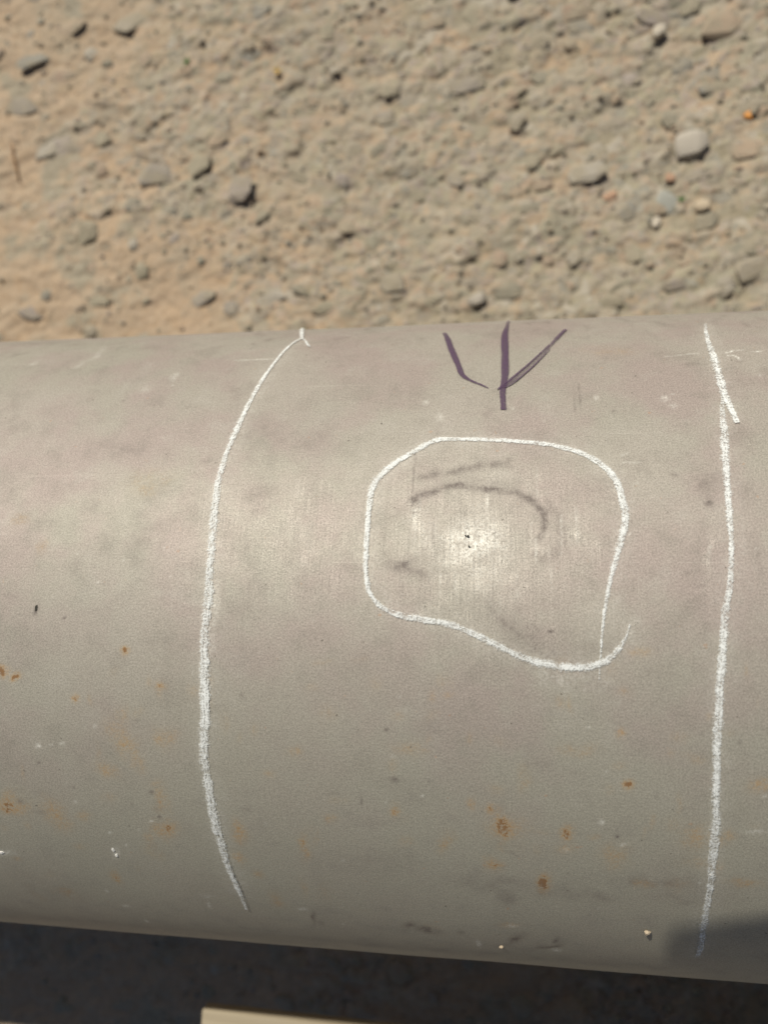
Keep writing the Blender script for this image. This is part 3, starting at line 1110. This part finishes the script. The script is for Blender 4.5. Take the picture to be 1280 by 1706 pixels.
streak(pale, [(962, 845), (963, 905)], 4, 0.28, 0.1)
blot(pale, 795, 906, 46, 36, 0.8)
blot(pale, 808, 900, 20, 12, 0.6)
blot(pale, 760, 935, 60, 22, 0.25)
blot(pale, 800, 960, 50, 40, 0.22)
blot(pale, 700, 900, 30, 40, 0.2)
for q in range(46):
    sx_ = 690 + 250 * random.random()
    sy_ = random.gauss(905, 45)
    ln = random.uniform(8, 34)
    streak(pale if random.random() < 0.6 else smudge, [(sx_, sy_ - ln), (sx_ + random.uniform(-1.5, 1.5), sy_ + ln)], 2.4, random.uniform(0.15, 0.4), 0.05)
blot(pale, 800, 850, 18, 14, 0.20)
LEFT = [(502, 566, 5, .7), (490, 572, 5, .7), (473, 587, 5.5, .7), (455, 609, 6, .7), (438, 633, 7, .7), (425, 655, 8, .7), (408, 688, 10, .65),
        (391, 724, 12, .6), (376, 762, 13, .55), (364, 803, 14, .6), (358, 845, 16, .6), (356, 875, 16, .6), (352, 920, 17, .55),
        (349, 960, 18, .5), (346, 1007, 19, .48), (342, 1062, 19, .48), (341, 1129, 20, .58), (342, 1193, 20, .62), (340, 1230, 19, .6),
        (340, 1256, 19, .5), (346, 1300, 18, .5), (355, 1355, 18, .55), (369, 1403, 16, .52), (381, 1442, 13, .46), (399, 1484, 10, .46), (411, 1513, 5, .5)]
RIGHTA = [(1176, 541, 5, .3), (1177, 555, 7, .5), (1181, 572, 9, .6), (1189, 594, 11, .65), (1198, 625, 13, .65), (1207, 656, 13, .72), (1218, 683, 11, .72), (1229, 706, 9, .72)]
RIGHTB = [(1206, 650, 4, .3), (1204, 672, 7, .35), (1204, 692, 12, .4), (1207, 724, 15, .5), (1209, 758, 14, .62), (1212, 792, 12, .72), (1214, 836, 11, .75), (1217, 877, 9.5, .72),
          (1219, 911, 9, .7), (1218, 945, 10, .62), (1216, 979, 12, .52), (1209, 1013, 13, .55), (1206, 1057, 14, .6), (1203, 1098, 14, .62), (1198, 1165, 14, .62),
          (1195, 1229, 14, .66), (1194, 1293, 14, .62), (1193, 1358, 14, .58), (1190, 1406, 16, .55), (1187, 1439, 15, .46), (1184, 1471, 12, .42),
          (1177, 1513, 12, .42), (1171, 1551, 11, .45), (1168, 1577, 11, .5), (1161, 1592, 5, .4)]
LOOP = [(999, 1135, 3, .2), (1002, 1075, 5, .4), (1007, 1022, 7, .55), (1014, 981, 9, .6), (1024, 940, 11, .62), (1035, 902, 13, .6), (1042, 865, 14, .6),
        (1037, 831, 14, .6), (1024, 797, 13, .65), (997, 771, 12, .68), (964, 754, 11, .72), (922, 743, 10, .72), (870, 737, 9, .7), (810, 734, 9, .66),
        (760, 733, 9, .6), (735, 733, 10, .75), (712, 741, 11, .66), (686, 756, 11, .7), (652, 777, 12, .72), (628, 801, 13, .66), (618, 827, 12, .68), (614, 865, 10, .72),
        (611, 906, 9.5, .74), (610, 955, 9, .74), (617, 989, 9.5, .66), (636, 1011, 10, .6), (667, 1025, 12, .56), (705, 1032, 14, .6), (746, 1039, 14, .55),
        (787, 1054, 13, .52), (825, 1073, 13, .58), (862, 1091, 13, .6), (900, 1104, 14, .66), (949, 1112, 14, .66), (990, 1109, 14, .62), (1016, 1097, 13, .5),
        (1035, 1075, 9, .45), (1045, 1055, 6, .4), (1050, 1040, 4, .25)]
# chalk dust rubbed off beside the strokes
for L_ in (LEFT, RIGHTA, RIGHTB, LOOP):
    streak(pale, [(p[0] + 3, p[1]) for p in L_[::2]], 34, 0.13, 0.4)
streak(pale, [(360, 960), (358, 1000), (354, 1050), (352, 1090)], 16, 0.30, 0.2)
streak(pale, [(905, 1122), (950, 1136), (985, 1128)], 22, 0.22, 0.3)
# very slight dents: the plate is a little pushed in inside the bruise
disp = np.zeros_like(U)
u0, s0, _ = to_pipe(800, 880)
dd = np.hypot((U - u0 + wob1) / 0.026, (S - s0 + wob2) / 0.018)
disp -= 0.00060 / (1 + np.exp((dd - 1) * 9))
disp += fbm(U, S, 0.06, 2, 90) * 0.0003
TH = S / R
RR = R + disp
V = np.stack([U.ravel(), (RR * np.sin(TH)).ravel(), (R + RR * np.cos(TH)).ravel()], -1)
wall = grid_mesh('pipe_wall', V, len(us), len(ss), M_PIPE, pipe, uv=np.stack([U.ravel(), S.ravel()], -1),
                 attrs={'scrub_sparkle': scrub_sparkle, 'rust': rust, 'smudge': smudge, 'pale': pale})
# timber blocks that carry it, well outside the picture
for bxx in (-1.15, 0.95):
    blk = empty('timber_block', (bxx, 0, GZ))
    tag(blk, 'squared timber block under the %s end of the pipe' % ('left' if bxx < 0 else 'right'), 'timber', 'timber blocks under the pipe')
    bevel_box('block_body', -0.06, 0.06, -0.16, 0.16, -0.006, 0.1195, M_WOOD, blk, 0.003, 0)
# bore and end rings
T = 0.011
n = 96
bv, bf = [], []
for x in (us[0], us[-1]):
    for rr in (R, R - T):
        for k in range(n):
            a = 2 * math.pi * k / n
            bv.append((x, rr * math.sin(a), R + rr * math.cos(a)))
for k in range(n):
    k2 = (k + 1) % n
    bf.append((k, n + k, n + k2, k2))
    bf.append((2 * n + k, 2 * n + k2, 3 * n + k2, 3 * n + k))
    bf.append((n + k, 3 * n + k, 3 * n + k2, n + k2))
link_mesh('bore', bv, bf, M_RAW, pipe, False)


# ------------------------------------------------------------------ strokes drawn on the pipe
def smooth_path(P, sub=9):
    P = [np.array(p, float) for p in P]
    out = []
    for i in range(len(P) - 1):
        p0, p1, p2, p3 = P[max(i - 1, 0)], P[i], P[i + 1], P[min(i + 2, len(P) - 1)]
        for k in range(sub):
            t = k / sub
            out.append(0.5 * (2 * p1 + (p2 - p0) * t + (2 * p0 - 5 * p1 + 4 * p2 - p3) * t * t + (3 * p1 - p0 - 3 * p2 + p3) * t ** 3))
    out.append(P[-1])
    return out


def stroke(name, pts, mat, lift, label=None, dens=0.55, widen=1.0, seed=0):
    """pts: (px, py, width px[, density]) of the photographed stroke, laid as a thin ribbon that hugs the steel"""
    P = [(p[0], p[1], p[2], p[3] if len(p) > 3 else dens) for p in pts]
    P = smooth_path(P)
    C = []
    for p in P:
        u, s, mpp = to_pipe(p[0], p[1])
        C.append((u, s, max(p[2], 1.0) * mpp * widen * (1.36 if mat is M_CHALK else 1.1), p[3]))
    C = np.array(C)
    # keep going on where neighbours coincide at the horizon of the pipe
    keep = [0]
    for i in range(1, len(C)):
        if np.hypot(*(C[i, :2] - C[keep[-1], :2])) > 2e-5:
            keep.append(i)
    C = C[keep]
    nacr = 8
    Vv, Ff, uvs, ed, de, st = [], [], [], [], [], []
    run = 0.0
    for i in range(len(C)):
        d = C[min(i + 1, len(C) - 1), :2] - C[max(i - 1, 0), :2]
        d /= np.linalg.norm(d) + 1e-12
        run += float(np.hypot(*(C[i, :2] - C[i - 1, :2]))) if i else 0.0
        nrm = np.array([-d[1], d[0]])
        wl = C[i, 2] * (1 + 0.10 * vnoise(i * 0.31, seed, seed) * 2)
        sh = 0.05 * C[i, 2] * vnoise(i * 0.17, 3.3, seed + 5)
        for j in range(nacr + 1):
            t = j / nacr * 2 - 1
            q = C[i, :2] + nrm * (t * wl / 2 + sh)
            Vv.append(on_pipe(q[0], q[1], lift + 0.0005 * 0 + 0.00012 * (1 - t * t)))
            uvs.append((q[0], q[1]))
            ed.append(1 - abs(t))
            st.append((run + seed * 0.37, t))
            de.append(C[i, 3])
    m = nacr + 1
    for i in range(len(C) - 1):
        for j in range(nacr):
            Ff.append((i * m + j, i * m + j + 1, (i + 1) * m + j + 1, (i + 1) * m + j))
    o = link_mesh(name, Vv, Ff, mat, pipe, True, uvs)
    for k, arr in (('edge', ed), ('dens', de)):
        at = o.data.attributes.new(k, 'FLOAT', 'POINT')
        at.data.foreach_set('value', arr)
    lay = o.data.uv_layers.new(name='stroke')
    vi = np.empty(len(o.data.loops), dtype=np.int32)
    o.data.loops.foreach_get('vertex_index', vi)
    lay.data.foreach_set('uv', np.array(st)[vi].ravel())
    if label:
        o['label'] = label
    return o


LL = 0.00045
stroke('chalk_line', LEFT, M_CHALK, LL, 'long bowed chalk line on the left of the pipe', seed=1)
stroke('chalk_line', [(504, 546, 7, .75), (503, 556, 7, .8), (503, 566, 7, .7)], M_CHALK, LL + .0001, 'short chalk tick on top of the left line', seed=2)
stroke('chalk_line', [(503, 565, 4, .6), (510, 571, 4.5, .65), (513, 577, 6, .7), (517, 580, 4, .5)], M_CHALK, LL + .00015, 'small chalk hook beside the top of the left line', seed=3)
stroke('chalk_line', RIGHTB, M_CHALK, LL, 'long upright chalk line on the right of the pipe', seed=4)
stroke('chalk_line', RIGHTA, M_CHALK, LL + .0001, 'slanting chalk stroke crossing the top of the right line', seed=5)
stroke('chalk_loop', LOOP, M_CHALK, LL, 'rounded chalk outline drawn round the leak', seed=6)
stroke('marker_stroke', [(741, 556, 8, .55), (746, 566, 11, .75), (752, 582, 12, .8), (762, 606, 12, .8), (771, 626, 10, .8), (786, 636, 6.5, .75), (801, 642, 5, .7), (814, 648, 3.5, .7)],
       M_INK, LL, 'bent left barb of the purple arrow', seed=7)
stroke('marker_stroke', [(848, 536, 7, .35), (845, 546, 9, .5), (841, 563, 13, .8), (842, 598, 14, .82), (841, 630, 13, .8), (838, 655, 11, .7), (839, 681, 11, .75), (839, 683, 10, .7)],
       M_INK, LL + .00005, 'straight shaft of the purple arrow', seed=8)
stroke('marker_stroke', [(943, 551, 8, .7), (930, 564, 9, .6), (915, 580, 9, .45), (885, 609, 10, .28), (853, 636, 9, .45), (838, 646, 5, .7), (829, 651, 3, .7)],
       M_INK, LL + .00015, 'slanting right barb of the purple arrow', seed=9)


stroke('marker_stroke', [(915, 577, 3, .5), (885, 605, 3.2, .9), (853, 632, 3.2, .9), (830, 650, 3, .8)], M_INK, LL + .0002,
       'thin dark upper edge of the right barb', seed=10)
stroke('marker_stroke', [(917, 584, 3, .5), (888, 613, 3.2, .9), (857, 639, 3.2, .9), (840, 648, 3, .8)], M_INK, LL + .0002,
       'thin dark lower edge of the right barb', seed=11)


# leak points and loose crumbs -----------------------------------------------------
def crumb(name, px, py, w, h, mat, lift, parent=None, seed=0, thick=0.5, top=False):
    u, s, mpp = to_pipe(px, py)
    up = to_pipe(px, py - 4)[1]
    msv = abs(up - to_pipe(px, py + 4)[1]) / 8
    me = rock_mesh(name, 700 + seed, mat, n=18)
    o = bpy.data.objects.new(name, me)
    COL.objects.link(o)
    if parent:
        o.parent = parent
    rx, ry = w * mpp / 2, h * (msv if not top else mpp) / 2
    rz = min(rx, ry) * thick
    o.scale = (rx, ry, rz)
    o.location = on_pipe(u, s, lift * rz)
    o.rotation_euler = (-s / R, 0, 0)
    return o


crumb('leak_point', 780, 893, 5, 4.2, M_DARK, 0.05, pipe, 1, 0.25)['label'] = 'upper of two tiny dark leak holes'
crumb('leak_point', 782, 910, 3.6, 3.6, M_DARK, 0.05, pipe, 2, 0.25)['label'] = 'lower of two tiny dark leak holes'
crumb('dark_fleck', 776, 892, 3, 3, M_DARK, 0.05, pipe, 11, 0.3)
crumb('dark_fleck', 636, 706, 5, 5, M_DARK, 0.05, pipe, 3, 0.3)
crumb('dark_fleck', 642, 706, 4, 4, M_DARK, 0.05, pipe, 4, 0.3)
crumb('dark_fleck', 734, 687, 3.4, 3.4, M_DARK, 0.05, pipe, 5, 0.3)
crumb('dark_fleck', 60, 1013, 5, 13, M_DARK, 0.05, pipe, 6, 0.3)
crumb('chalk_crumb', 1186, 1457, 7, 4.5, M_DUST, 0.2, pipe, 7, 0.6)
crumb('chalk_crumb', 188, 1416, 5, 7, M_DUST, 0.1, pipe, 8, 0.5)
crumb('chalk_crumb', 194, 1425, 6, 6, M_DUST, 0.1, pipe, 12, 0.5)
crumb('chalk_crumb', 2, 1420, 10, 5, M_DUST, 0.1, pipe, 13, 0.5)
tag(crumb('grit_grain', 1079, 1551, 12, 9, M_CREAM, 0.6, None, 9, 0.9, True), 'pinkish sand grain on the lower right of the pipe near the shadow', 'grit')
tag(crumb('grit_grain', 836, 1576, 7, 6, M_CREAM, 0.6, None, 10, 0.9, True), 'small pinkish sand grain on the pipe left of a dark scuff', 'grit')

# ------------------------------------------------------------------ the phone that takes the picture; its corner shades the pipe
phone = bpy.data.objects.new('phone', None)
COL.objects.link(phone)
phone.matrix_world = m4 @ Matrix.Translation((0, 0, 0.006))
tag(phone, 'black phone held over the pipe, casting the rounded shadow at lower right', 'phone')


def rounded_slab(name, x0, x1, y0, y1, z0, z1, r, mat, parent):
    V, F = [], []
    ring = []
    for cxx, cyy, a0 in ((x1 - r, y1 - r, 0), (x0 + r, y1 - r, 90), (x0 + r, y0 + r, 180), (x1 - r, y0 + r, 270)):
        for k in range(9):
            a = math.radians(a0 + k * 90 / 8)
            ring.append((cxx + r * math.cos(a), cyy + r * math.sin(a), cxx, cyy))
    nn = len(ring)
    b = 0.001
    for z, ins in ((z0, b), (z0 + b, 0), (z1 - b, 0), (z1, b)):
        for (x, y, cx_, cy_) in ring:
            f = (r - ins) / r
            V.append((cx_ + (x - cx_) * f, cy_ + (y - cy_) * f, z))
    for l in range(3):
        for k in range(nn):
            k2 = (k + 1) % nn
            F.append((l * nn + k, l * nn + k2, (l + 1) * nn + k2, (l + 1) * nn + k))
    F.append(tuple(range(nn))[::-1])
    F.append(tuple(3 * nn + k for k in range(nn)))
    return link_mesh(name, V, F, mat, parent, False)


rounded_slab('phone_body', -0.069, 0.012, -0.048, 0.1150, 0.0, 0.008, 0.011, M_CASE, phone)
rounded_slab('screen', -0.067, 0.010, -0.046, 0.1130, 0.0082, 0.0092, 0.010, M_GLASS, phone)
rounded_slab('lens', -0.006, 0.006, -0.006, 0.006, -0.003, -0.0002, 0.0058, M_GLASS, phone)

print('stones', n_stone, 'tries', tries)
